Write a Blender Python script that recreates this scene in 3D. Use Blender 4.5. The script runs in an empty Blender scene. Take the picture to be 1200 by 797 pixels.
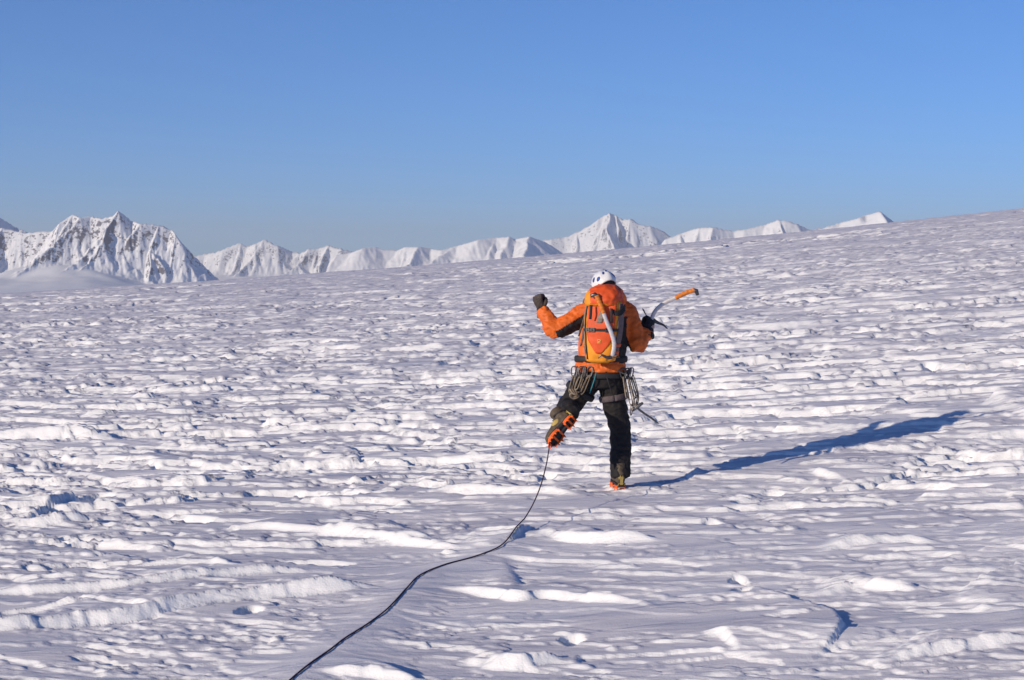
import bpy, bmesh, math, random
import numpy as np
from mathutils import Vector, Matrix, noise as mnoise

random.seed(7)
SC = bpy.context.scene
COL = SC.collection

# ------------------------------------------------------------------ camera
CAM_H = 2.075
cam_d = bpy.data.cameras.new('camera')
cam_d.sensor_width = 36.0
cam_d.lens = 63.0
cam_d.clip_start = 0.1
cam_d.clip_end = 200000.0
cam = bpy.data.objects.new('camera', cam_d)
cam.location = (0, 0, CAM_H)
cam.rotation_euler = (math.radians(90 - 2.005), 0, 0)
COL.objects.link(cam)
SC.camera = cam

# ------------------------------------------------------------------ light
SUN_EL = math.radians(16.5)
SUN_AZ = math.radians(-126.7)            # from +Y, clockwise: behind the camera, to the left
to_sun = Vector((math.sin(SUN_AZ) * math.cos(SUN_EL), math.cos(SUN_AZ) * math.cos(SUN_EL), math.sin(SUN_EL)))

world = bpy.data.worlds.new('World')
SC.world = world
world.use_nodes = True
wn = world.node_tree
wn.nodes.clear()
w_out = wn.nodes.new('ShaderNodeOutputWorld')
w_bg = wn.nodes.new('ShaderNodeBackground')
w_sky = wn.nodes.new('ShaderNodeTexSky')
w_sky.sky_type = 'NISHITA'
w_sky.sun_disc = False
w_sky.sun_elevation = SUN_EL
w_sky.sun_rotation = SUN_AZ
w_sky.altitude = 1500.0
w_sky.air_density = 0.8
w_sky.dust_density = 0.4
w_sky.ozone_density = 8.5
w_bg.inputs['Strength'].default_value = 0.132
wn.links.new(w_sky.outputs[0], w_bg.inputs['Color'])
wn.links.new(w_bg.outputs[0], w_out.inputs['Surface'])

sun_d = bpy.data.lights.new('sun', 'SUN')
sun_d.energy = 4.25
sun_d.angle = math.radians(0.5)
sun_d.color = (1.0, 0.855, 0.67)
sun = bpy.data.objects.new('sun', sun_d)
sun.rotation_euler = to_sun.to_track_quat('Z', 'Y').to_euler()
sun.location = (-20, -12, 12)
COL.objects.link(sun)

SC.view_settings.view_transform = 'Standard'
SC.view_settings.look = 'None'
SC.view_settings.exposure = 0.0
SC.view_settings.gamma = 1.0
SC.view_settings.use_curve_mapping = False
SC.cycles.max_bounces = 6
SC.cycles.diffuse_bounces = 2

# ------------------------------------------------------------------ materials
MATS = {}


def nd(nt, typ, **kw):
    n = nt.nodes.new(typ)
    for k, v in kw.items():
        setattr(n, k, v)
    return n


def mat(name, col, rough=0.7, metal=0.0, vary=0.12, scale=30.0, bump=0.0, bscale=200.0, spec=0.5, stretch=None):
    """Base colour broken up by a noise, with a fine relief."""
    m = bpy.data.materials.new(name)
    m.use_nodes = True
    nt = m.node_tree
    b = nt.nodes['Principled BSDF']
    b.inputs['Roughness'].default_value = rough
    b.inputs['Metallic'].default_value = metal
    b.inputs['Specular IOR Level'].default_value = spec
    tc = nd(nt, 'ShaderNodeTexCoord')
    src = tc.outputs['Object']
    if stretch:
        mp = nd(nt, 'ShaderNodeMapping')
        mp.inputs['Scale'].default_value = stretch
        nt.links.new(src, mp.inputs['Vector'])
        src = mp.outputs[0]
    nz = nd(nt, 'ShaderNodeTexNoise')
    nz.inputs['Scale'].default_value = scale
    nz.inputs['Detail'].default_value = 4.0
    nt.links.new(src, nz.inputs['Vector'])
    rp = nd(nt, 'ShaderNodeValToRGB')
    lo = [max(0.0, c * (1 - vary)) for c in col]
    hi = [min(1.0, c * (1 + vary)) for c in col]
    rp.color_ramp.elements[0].position = 0.3
    rp.color_ramp.elements[1].position = 0.7
    rp.color_ramp.elements[0].color = (*lo, 1)
    rp.color_ramp.elements[1].color = (*hi, 1)
    nt.links.new(nz.outputs['Fac'], rp.inputs['Fac'])
    nt.links.new(rp.outputs['Color'], b.inputs['Base Color'])
    if bump > 0:
        n2 = nd(nt, 'ShaderNodeTexNoise')
        n2.inputs['Scale'].default_value = bscale
        n2.inputs['Detail'].default_value = 3.0
        nt.links.new(src, n2.inputs['Vector'])
        bp = nd(nt, 'ShaderNodeBump')
        bp.inputs['Strength'].default_value = bump
        bp.inputs['Distance'].default_value = 0.004
        nt.links.new(n2.outputs['Fac'], bp.inputs['Height'])
        nt.links.new(bp.outputs[0], b.inputs['Normal'])
    MATS[name] = m
    return m


def snow_material():
    m = bpy.data.materials.new('wind_packed_snow')
    m.use_nodes = True
    nt = m.node_tree
    b = nt.nodes['Principled BSDF']
    b.inputs['Roughness'].default_value = 0.55
    b.inputs['Specular IOR Level'].default_value = 0.08
    tc = nd(nt, 'ShaderNodeTexCoord')
    # fresh snow and slightly greyer wind crust
    mp = nd(nt, 'ShaderNodeMapping')
    mp.inputs['Rotation'].default_value = (0, 0, 0.5)
    mp.inputs['Scale'].default_value = (0.35, 1.3, 1.0)
    nt.links.new(tc.outputs['Object'], mp.inputs['Vector'])
    n1 = nd(nt, 'ShaderNodeTexNoise')
    n1.inputs['Scale'].default_value = 1.1
    n1.inputs['Detail'].default_value = 8.0
    n1.inputs['Roughness'].default_value = 0.62
    nt.links.new(mp.outputs[0], n1.inputs['Vector'])
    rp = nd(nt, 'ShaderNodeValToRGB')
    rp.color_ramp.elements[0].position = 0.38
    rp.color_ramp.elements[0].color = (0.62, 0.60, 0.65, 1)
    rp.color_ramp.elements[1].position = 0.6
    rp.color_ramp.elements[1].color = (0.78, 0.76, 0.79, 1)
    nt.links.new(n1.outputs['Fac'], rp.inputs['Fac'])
    # by slope: level crust greyer, steep faces whiter; sunlit contrast put into the colour
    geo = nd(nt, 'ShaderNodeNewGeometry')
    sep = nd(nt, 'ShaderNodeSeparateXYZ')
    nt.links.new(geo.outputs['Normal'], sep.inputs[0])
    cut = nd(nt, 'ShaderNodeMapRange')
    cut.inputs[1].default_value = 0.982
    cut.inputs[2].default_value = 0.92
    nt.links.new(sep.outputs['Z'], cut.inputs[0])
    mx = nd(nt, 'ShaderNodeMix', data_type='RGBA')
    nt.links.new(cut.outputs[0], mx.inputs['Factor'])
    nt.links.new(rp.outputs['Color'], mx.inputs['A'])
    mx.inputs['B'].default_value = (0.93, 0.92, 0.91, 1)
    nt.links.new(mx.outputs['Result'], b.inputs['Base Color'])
    # relief: wind ripples drawn out along the wind, and grains
    mp2 = nd(nt, 'ShaderNodeMapping')
    mp2.inputs['Rotation'].default_value = (0, 0, 0.5)
    mp2.inputs['Scale'].default_value = (4.0, 17.0, 8.0)
    nt.links.new(tc.outputs['Object'], mp2.inputs['Vector'])
    n2 = nd(nt, 'ShaderNodeTexNoise')
    n2.inputs['Scale'].default_value = 1.0
    n2.inputs['Detail'].default_value = 6.0
    n2.inputs['Roughness'].default_value = 0.6
    nt.links.new(mp2.outputs[0], n2.inputs['Vector'])
    b1 = nd(nt, 'ShaderNodeBump')
    b1.inputs['Strength'].default_value = 0.3
    b1.inputs['Distance'].default_value = 0.02
    nt.links.new(n2.outputs['Fac'], b1.inputs['Height'])
    mp4 = nd(nt, 'ShaderNodeMapping')
    mp4.inputs['Rotation'].default_value = (0, 0, 0.5)
    mp4.inputs['Scale'].default_value = (0.28, 1.0, 1.0)
    nt.links.new(tc.outputs['Object'], mp4.inputs['Vector'])
    wt = nd(nt, 'ShaderNodeTexWave', wave_type='BANDS', bands_direction='Y', wave_profile='SAW')
    wt.inputs['Scale'].default_value = 1.3
    wt.inputs['Distortion'].default_value = 7.0
    wt.inputs['Detail'].default_value = 5.0
    wt.inputs['Detail Scale'].default_value = 1.6
    wt.inputs['Detail Roughness'].default_value = 0.6
    nt.links.new(mp4.outputs[0], wt.inputs['Vector'])
    n4 = nd(nt, 'ShaderNodeTexNoise')
    n4.inputs['Scale'].default_value = 2.4
    n4.inputs['Detail'].default_value = 4.0
    nt.links.new(mp4.outputs[0], n4.inputs['Vector'])
    r4 = nd(nt, 'ShaderNodeMapRange')
    r4.inputs[1].default_value = 0.45
    r4.inputs[2].default_value = 0.65
    nt.links.new(n4.outputs['Fac'], r4.inputs[0])
    m4 = nd(nt, 'ShaderNodeMath', operation='MULTIPLY')
    nt.links.new(wt.outputs['Fac'], m4.inputs[0])
    nt.links.new(r4.outputs[0], m4.inputs[1])
    b4 = nd(nt, 'ShaderNodeBump')
    b4.inputs['Strength'].default_value = 0.8
    b4.inputs['Distance'].default_value = 0.035
    nt.links.new(m4.outputs[0], b4.inputs['Height'])
    nt.links.new(b1.outputs[0], b4.inputs['Normal'])
    w5 = nd(nt, 'ShaderNodeTexWave', wave_type='BANDS', bands_direction='Y', wave_profile='SAW')
    w5.inputs['Scale'].default_value = 0.2
    w5.inputs['Distortion'].default_value = 9.0
    w5.inputs['Detail'].default_value = 6.0
    w5.inputs['Detail Scale'].default_value = 1.2
    w5.inputs['Detail Roughness'].default_value = 0.62
    nt.links.new(mp4.outputs[0], w5.inputs['Vector'])
    b5 = nd(nt, 'ShaderNodeBump')
    b5.inputs['Strength'].default_value = 1.0
    b5.inputs['Distance'].default_value = 0.05
    nt.links.new(w5.outputs['Fac'], b5.inputs['Height'])
    nt.links.new(b4.outputs[0], b5.inputs['Normal'])
    n3 = nd(nt, 'ShaderNodeTexNoise')
    n3.inputs['Scale'].default_value = 70.0
    n3.inputs['Detail'].default_value = 5.0
    n3.inputs['Roughness'].default_value = 0.7
    nt.links.new(tc.outputs['Object'], n3.inputs['Vector'])
    b2 = nd(nt, 'ShaderNodeBump')
    b2.inputs['Strength'].default_value = 0.5
    b2.inputs['Distance'].default_value = 0.009
    nt.links.new(n3.outputs['Fac'], b2.inputs['Height'])
    nt.links.new(b5.outputs[0], b2.inputs['Normal'])
    nt.links.new(b2.outputs[0], b.inputs['Normal'])
    return m


def mountain_material(rock_amt):
    m = bpy.data.materials.new('mountain_snow_and_rock')
    m.use_nodes = True
    nt = m.node_tree
    b = nt.nodes['Principled BSDF']
    b.inputs['Roughness'].default_value = 0.85
    b.inputs['Specular IOR Level'].default_value = 0.1
    geo = nd(nt, 'ShaderNodeNewGeometry')
    sep = nd(nt, 'ShaderNodeSeparateXYZ')
    nt.links.new(geo.outputs['Normal'], sep.inputs[0])
    tc = nd(nt, 'ShaderNodeTexCoord')
    nz = nd(nt, 'ShaderNodeTexNoise')
    nz.inputs['Scale'].default_value = 0.03
    nz.inputs['Detail'].default_value = 8.0
    nz.inputs['Roughness'].default_value = 0.7
    nt.links.new(tc.outputs['Object'], nz.inputs['Vector'])
    ma = nd(nt, 'ShaderNodeMath', operation='MULTIPLY_ADD')
    nt.links.new(nz.outputs['Fac'], ma.inputs[0])
    ma.inputs[1].default_value = -0.9
    nt.links.new(sep.outputs['Z'], ma.inputs[2])
    rp = nd(nt, 'ShaderNodeValToRGB')
    rp.color_ramp.elements[0].position = max(0.0, rock_amt - 0.03)
    rp.color_ramp.elements[0].color = (0.16, 0.15, 0.18, 1)
    rp.color_ramp.elements[1].position = rock_amt + 0.05
    rp.color_ramp.elements[1].color = (0.86, 0.865, 0.88, 1)
    nt.links.new(ma.outputs[0], rp.inputs['Fac'])
    nt.links.new(rp.outputs['Color'], b.inputs['Base Color'])
    return m


# ------------------------------------------------------------------ noise
_rng = np.random.default_rng(11)
_P = _rng.permutation(256)
_P = np.concatenate([_P, _P, _P])
_ang = _rng.uniform(0, 2 * np.pi, 256)
_GX, _GY = np.cos(_ang), np.sin(_ang)


def pn(x, y, seed=0):
    """2-D gradient noise, about -0.7 .. 0.7."""
    x = x + seed * 17.31
    y = y + seed * 9.77
    fx, fy = np.floor(x), np.floor(y)
    xi = fx.astype(np.int64) & 255
    yi = fy.astype(np.int64) & 255
    dx, dy = x - fx, y - fy
    sx = dx * dx * dx * (dx * (dx * 6 - 15) + 10)
    sy = dy * dy * dy * (dy * (dy * 6 - 15) + 10)

    def g(ix, iy, ax, ay):
        h = _P[_P[ix & 255] + (iy & 255)]
        return _GX[h] * ax + _GY[h] * ay
    n00 = g(xi, yi, dx, dy)
    n10 = g(xi + 1, yi, dx - 1, dy)
    n01 = g(xi, yi + 1, dx, dy - 1)
    n11 = g(xi + 1, yi + 1, dx - 1, dy - 1)
    a = n00 + sx * (n10 - n00)
    b = n01 + sx * (n11 - n01)
    return a + sy * (b - a)


def fbm(x, y, octv, seed=0, gain=0.5, lac=2.03):
    s, a = 0.0, 1.0
    for k in range(octv):
        s = s + a * pn(x, y, seed + k * 3)
        x, y, a = x * lac, y * lac, a * gain
    return s


def sstep(a, b, x):
    t = np.clip((x - a) / (b - a), 0, 1)
    return t * t * (3 - 2 * t)


# ------------------------------------------------------------------ the snow field
GA, GB, GK, GC = 0.0832, 0.0231, 1.84e-05, 0.0583
PLAIN_Z = -122.0
# wind-cut edges of the near snow: (line on the ground in metres, rise in metres)
EDGES = [
    ([(-2.4, 13.75), (-1.98, 13.78), (-1.26, 13.19), (-0.79, 12.68), (-0.32, 12.21)], 0.056),
    ([(-4.27, 14.88), (-3.82, 14.81), (-3.43, 14.94)], 0.085),
    ([(-4.0, 13.92), (-3.38, 13.59), (-3.25, 13.91)], 0.039),
    ([(-3.68, 11.64), (-3.35, 11.66), (-3.0, 11.62), (-2.51, 11.64), (-2.03, 11.78), (-1.53, 11.88), (-1.3, 11.88)], 0.062),
    ([(-2.79, 12.42), (-2.38, 12.45), (-2.07, 12.33), (-1.76, 11.93)], 0.047),
    ([(-3.34, 10.9), (-3.15, 10.95), (-2.84, 10.97), (-2.54, 11.02)], 0.042),
    ([(-3.38, 10.38), (-2.98, 10.35), (-2.61, 10.49), (-2.22, 10.54), (-2.06, 10.74), (-1.57, 10.92), (-1.16, 11.01), (-0.81, 11.04)], 0.090),
    ([(-0.56, 10.92), (-0.31, 10.79), (-0.1, 10.55), (0.04, 10.24), (0.16, 10.38), (0.39, 10.19), (0.48, 10.05), (0.67, 9.92), (0.82, 9.62)], 0.058),
    ([(-0.24, 9.11), (-0.17, 8.81), (0.02, 8.69), (0.27, 8.78)], 0.050),
    ([(-1.0, 8.88), (-0.71, 8.76), (-0.41, 8.54)], 0.050),
    ([(0.11, 12.68), (0.29, 12.33), (0.57, 12.01), (1.0, 11.85)], 0.081),
    ([(1.58, 9.72), (1.89, 9.85), (2.12, 9.61), (2.33, 9.51)], 0.046),
    ([(1.58, 8.13), (1.89, 8.23), (2.14, 8.28), (2.51, 8.32)], 0.055),
    ([(0.97, 9.01), (1.07, 8.89), (1.11, 8.59)], 0.034),
    ([(-0.86, 15.08), (-0.28, 14.85), (0.28, 14.43), (0.61, 14.08)], 0.070),
    ([(-6.86, 22.46), (-6.43, 22.45), (-5.5, 22.17), (-4.75, 21.95)], 0.148),
    ([(2.42, 14.48), (2.5, 14.15), (2.62, 13.9)], 0.054),
    ([(1.81, 10.94), (2.12, 11.07), (2.45, 11.02), (2.67, 10.94)], 0.068),
    ([(1.32, 10.2), (1.55, 9.55), (1.66, 9.1), (1.63, 8.77), (1.46, 8.44), (1.28, 8.21)], -0.040),
    ([(2.28, 9.35), (2.53, 9.59), (2.88, 9.87)], -0.040),
    ([(4.6, 17.53), (4.99, 18.02), (5.35, 18.25)], -0.110),
    ([(-4.26, 15.35), (-4.15, 16.08), (-3.96, 16.55)], -0.090),
    ([(-0.23, 12.07), (0.0, 12.3), (0.15, 12.89)], -0.040),
]
# small broken-out hollows: (x, y, length, width, depth)
PITS = [(0.3, 9.13, 0.05, 0.09, 0.045), (-1.56, 10.53, 0.08, 0.11, 0.045), (1.32, 10.36, 0.05, 0.14, 0.053), (1.29, 10.02, 0.05, 0.09, 0.045), (-3.84, 16.39, 0.16, 0.27, 0.1), (1.77, 13.24, 0.14, 0.12, 0.05), (2.01, 13.77, 0.09, 0.13, 0.05), (1.41, 12.52, 0.08, 0.11, 0.05), (-2.85, 27.14, 0.16, 0.53, 0.12), (-1.12, 31.29, 0.19, 0.56, 0.14), (-0.55, 33.17, 0.13, 0.47, 0.1), (-8.99, 34.91, 0.5, 0.7, 0.1), (3.41, 29.17, 0.17, 0.49, 0.12), (-0.7, 36.68, 0.17, 0.58, 0.1), (4.75, 30.65, 0.23, 0.54, 0.14), (5.23, 22.38, 0.1, 0.28, 0.14), (5.92, 27.02, 0.15, 0.31, 0.14), (-1.82, 22.41, 0.32, 0.28, 0.1), (7.27, 35.51, 0.17, 0.54, 0.15), (-2.42, 19.52, 0.23, 0.22, 0.09), (-3.44, 18.0, 0.3, 0.18, 0.08)]


ROPE_XY = [(-0.02, 12.24), (-0.11, 11.92), (-0.25, 11.69), (-0.44, 11.47), (-0.58, 11.17), (-0.64, 10.76), (-0.71, 10.24), (-0.79, 9.86), (-0.89, 9.51), (-0.95, 9.25), (-1.02, 8.97), (-1.08, 8.66), (-1.16, 8.08), (-1.15, 7.23)]     # where the rope lies


def edge_height(x, y):
    out = np.zeros_like(x)
    wig = 0.05 * pn(x * 2.3, y * 2.3, 40) + 0.030 * pn(x * 6.5, y * 6.5, 41) + 0.014 * pn(x * 19.0, y * 19.0, 42)
    for line, rise in EDGES:
        P = np.array(line)
        A = abs(rise)
        if np.ptp(P[:, 0]) >= np.ptp(P[:, 1]):
            s, q, ax = x, y, 0
        else:
            s, q, ax = y, x, 1
        P = P[np.argsort(P[:, ax])]
        t0, t1 = P[0, ax], P[-1, ax]
        tg = np.linspace(t0, t1, 60)
        fg = np.interp(tg, P[:, ax], P[:, 1 - ax])
        for _ in range(12):
            fg[1:-1] = (fg[:-2] + 2 * fg[1:-1] + fg[2:]) / 4
        idx = np.nonzero((s > t0 - .1) & (s < t1 + .1) & (np.abs(q - fg.mean()) < 3.5))[0]
        if len(idx) == 0:
            continue
        S, W = s[idx], wig[idx] * (0.3 + 1.2 * A)
        slope = np.gradient(fg, tg)
        cs = 1 / np.sqrt(1 + np.interp(S, tg, slope) ** 2)
        sd = (q[idx] - np.interp(S, tg, fg)) * cs + W
        m = (t1 - t0)
        en = min(0.42 * m, 0.55)
        eW = W * 1.5
        bk = np.clip(sd if (ax == 0 and rise > 0) else 0 * sd, 0, None)
        ends = sstep(t0 - .02, t0 + en, S + eW - .5 * bk) * sstep(t1 + .02, t1 - en * .6, S + eW + 1.1 * bk)
        ends = ends * (0.92 + 0.3 * pn(x[idx] * 1.7, y[idx] * 1.7, 44))
        w = A * .75
        if rise > 0:
            back = np.exp(-np.clip(sd, 0, None) / (0.12 + (0.3 + A * 7.0) * ends))
            prof = np.where(sd < 0, np.clip(1 + sd / w, 0, 1), back)
        else:           # a cliff that looks away from the sun
            back = np.exp(-np.clip(-sd, 0, None) / (0.35 + A * 5.0))
            prof = np.where(sd > 0, np.clip(1 - sd / (w * .6), 0, 1), back)
        out[idx] += A * ends * prof
    for (px, py, lx, ly, dep) in PITS:
        q = ((x - px + wig) / lx) ** 2 + ((y - py + wig) / ly) ** 2
        out -= dep * (1 - sstep(.55, 1.25, q))
    return out


def saw(p, rise):
    """Steep face towards the camera side, long even back."""
    f = p - np.floor(p)
    return np.where(f < rise, f / rise, 1 - (f - rise) / (1 - rise))


def step(p, rise):
    f = np.floor(p)
    return f + np.clip((p - f - (1 - rise)) / rise, 0, 1)


def ground(x, y):
    x = np.asarray(x, float).ravel()
    y = np.asarray(y, float).ravel()
    r = np.hypot(x, y)
    dome = GA * x + GB * y - GK * r * r + GC * x * x / (r + 1.0)
    far = sstep(600.0, 4200.0, r)
    z = dome * (1 - far) + (PLAIN_Z + 18 * fbm(x / 2600, y / 2600, 3, 90)) * far
    # wind-drawn relief, u along the wind, v across it
    u = 0.878 * x - 0.479 * y
    v = 0.479 * x + 0.878 * y
    near = sstep(10.5, 17.0, r)                 # the near field is smoother, cut by the listed edges
    # the wind has left a smooth pan round the climber and along his shadow
    sx, sy = 4.5 - 0.1, 17.3 - 13.6
    st = np.clip(((x - 0.1) * sx + (y - 13.6) * sy) / (sx * sx + sy * sy), 0, 1)
    pan = np.exp(-(((x - 0.1 - st * sx) ** 2 + (y - 13.6 - st * sy) ** 2) / 1.5) ** 2)
    near = near * (1 - 0.8 * pan)
    fine = 1 - sstep(40, 110, r)
    fade = 1 - sstep(700, 1200, r)
    pat = 0.12 + 1.1 * sstep(-0.16, 0.26, pn(u / 9.0, v / 4.5, 45) + .4 * pn(u / 30, v / 14, 46))

    def crust(lam, warp, fu, fv, octv, seed, rise, gain=.55):
        """Broken crust: flakes whose cut edges climb away from the camera, with an even back."""
        p = v / lam + warp * fbm(u / fu, v / fv, octv, seed, gain)
        return step(p, rise) - p + v * 0

    def patch(fu, fv, seed, lo=-.05, hi=.22):
        return sstep(lo, hi, pn(u / fu, v / fv, seed) + .35 * pn(u / fu * 2.7, v / fv * 2.7, seed + 1))
    h = 0.05 * fbm(u / 14.0, v / 7.0, 2, 5)
    h = h + (0.006 + 0.075 * near) * (.4 + .6 * pat) * patch(9, 4, 6, -.15, .2) * crust(3.0, 2.3, 5.5, 2.3, 6, 60, .035)
    h = h + (0.012 + 0.042 * near) * pat * patch(5, 2.2, 8, -.02, .2) * crust(1.35, 2.0, 2.6, 1.0, 6, 80, .055)
    h = h + (0.012 + 0.024 * near) * pat * patch(2.6, 1.1, 12) * crust(0.56, 1.7, 1.2, 0.44, 5, 100, .085)
    h = h + (0.008 + 0.009 * near) * patch(1.4, .6, 17) * crust(0.21, 1.1, .6, 0.2, 4, 120, .14) * fine
    # plates with broken edges, some of which look away from the sun
    h = h + (0.016 + 0.042 * near) * step(1.7 * fbm(u / 4.2, v / 1.2, 6, 20, 0.56), 0.06)
    h = h + (0.010 + 0.018 * near) * step(1.6 * fbm(u / 1.7, v / 0.5, 5, 21, 0.58), 0.09)
    # carved hollows with sharp lips
    q = pn(u / 2.0, v / 0.6, 25) + 0.4 * pn(u / .7, v / .25, 26) + .2 * pn(u / .22, v / .1, 27)
    h = h - pat * (0.010 + 0.06 * near) * sstep(0.44, 0.48, q)
    # crumbs along eroded patches
    mk = sstep(0.12, 0.32, pn(u / 2.4, v / 0.7, 30) + .4 * pn(u / .6, v / .22, 34))
    h = h + mk * (0.008 * pn(u / .16, v / .08, 31) + 0.010 * pn(x / .05, y / .06, 32)) * fine
    # broad drifts far out
    h = h + sstep(22, 60, r) * 0.14 * patch(12, 5, 47) * crust(2.6, 1.4, 6.0, 2.2, 5, 180, .05)
    h = h + sstep(40, 100, r) * 0.24 * patch(18, 7, 47) * crust(5.0, 1.5, 12.0, 4.5, 5, 140, .04)
    h = h + sstep(70, 180, r) * 0.6 * patch(40, 16, 49) * crust(12.0, 1.5, 28.0, 11.0, 5, 160, .04)
    h = h + sstep(30, 90, r) * 0.12 * fbm(u / 70, v / 30, 3, 36)
    bed = np.nonzero((r > 6) & (r < 13.2) & (x > -1.6) & (x < 0.6))[0]
    if len(bed):
        d2 = np.full(len(bed), 9.0)
        for (ax_, ay_), (bx_, by_) in zip(ROPE_XY[:-1], ROPE_XY[1:]):
            ex, ey = bx_ - ax_, by_ - ay_
            t = np.clip(((x[bed] - ax_) * ex + (y[bed] - ay_) * ey) / (ex * ex + ey * ey), 0, 1)
            d2 = np.minimum(d2, (x[bed] - ax_ - t * ex) ** 2 + (y[bed] - ay_ - t * ey) ** 2)
        h[bed] *= 1 - 0.85 * np.exp(-d2 / 0.06)
    z = z + h * fade
    nearm = r < 45
    if nearm.any():
        z[nearm] += edge_height(x[nearm], y[nearm])
    return z


def gz(x, y):
    return float(ground(np.array([x]), np.array([y]))[0])


def mesh_from(name, V, Fq, smooth=True):
    me = bpy.data.meshes.new(name)
    V = np.asarray(V, np.float32)
    Fq = np.asarray(Fq, np.int32)
    me.vertices.add(len(V))
    me.vertices.foreach_set('co', V.ravel())
    k = Fq.shape[1]
    me.loops.add(Fq.size)
    me.loops.foreach_set('vertex_index', Fq.ravel())
    me.polygons.add(len(Fq))
    me.polygons.foreach_set('loop_start', np.arange(len(Fq), dtype=np.int32) * k)
    me.polygons.foreach_set('loop_total', np.full(len(Fq), k, np.int32))
    me.polygons.foreach_set('use_smooth', np.full(len(Fq), smooth, bool))
    me.update()
    me.validate()
    return me


def build_ground():
    """Rows follow the wind lines, so that the cut edges stay clean; columns fan out."""
    lim = 22
    ang = np.radians(np.concatenate([np.linspace(-lim, lim, 530), np.linspace(lim, 360 - lim, 62)[1:-1]]))
    rr = [0.4, 1.2, 2.2, 3.4, 4.4]
    r = 5.0
    while r < 62000:
        rr.append(r)
        r *= 1.0019 if r < 24 else (1.0027 if r < 60 else (1.0032 if r < 600 else 1.06))
    rr = np.array(rr)
    sgn = (ang + np.pi) % (2 * np.pi) - np.pi
    L = np.radians(lim)
    k = 1 / (0.479 * np.sin(np.clip(sgn, -L, L)) + 0.878 * np.cos(np.clip(sgn, -L, L)))
    out = np.clip((np.abs(sgn) - L) / (np.pi - L), 0, 1)
    k = k * (1 - out) + 1.2 * out
    R = rr[:, None] * (k[None, :] + (1 - k[None, :]) * sstep(300, 2000, rr)[:, None])
    T = np.broadcast_to(ang[None, :], R.shape)
    X, Y = R * np.sin(T), R * np.cos(T)
    V = np.stack([X.ravel(), Y.ravel(), ground(X, Y)], 1)
    nr, na = R.shape
    i = np.arange(nr - 1)[:, None]
    j = np.arange(na)[None, :]
    jn = (j + 1) % na
    Q = np.stack([i * na + j, i * na + jn, (i + 1) * na + jn, (i + 1) * na + j], -1).reshape(-1, 4)[:, ::-1]
    me = mesh_from('snow_field', V, Q)
    o = bpy.data.objects.new('snow_field', me)
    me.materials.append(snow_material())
    COL.objects.link(o)
    o['kind'] = 'structure'
    o['label'] = 'wind-carved snow field with long ridges sloping up to the right'
    return o


build_ground()

# ------------------------------------------------------------------ mountains


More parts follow.
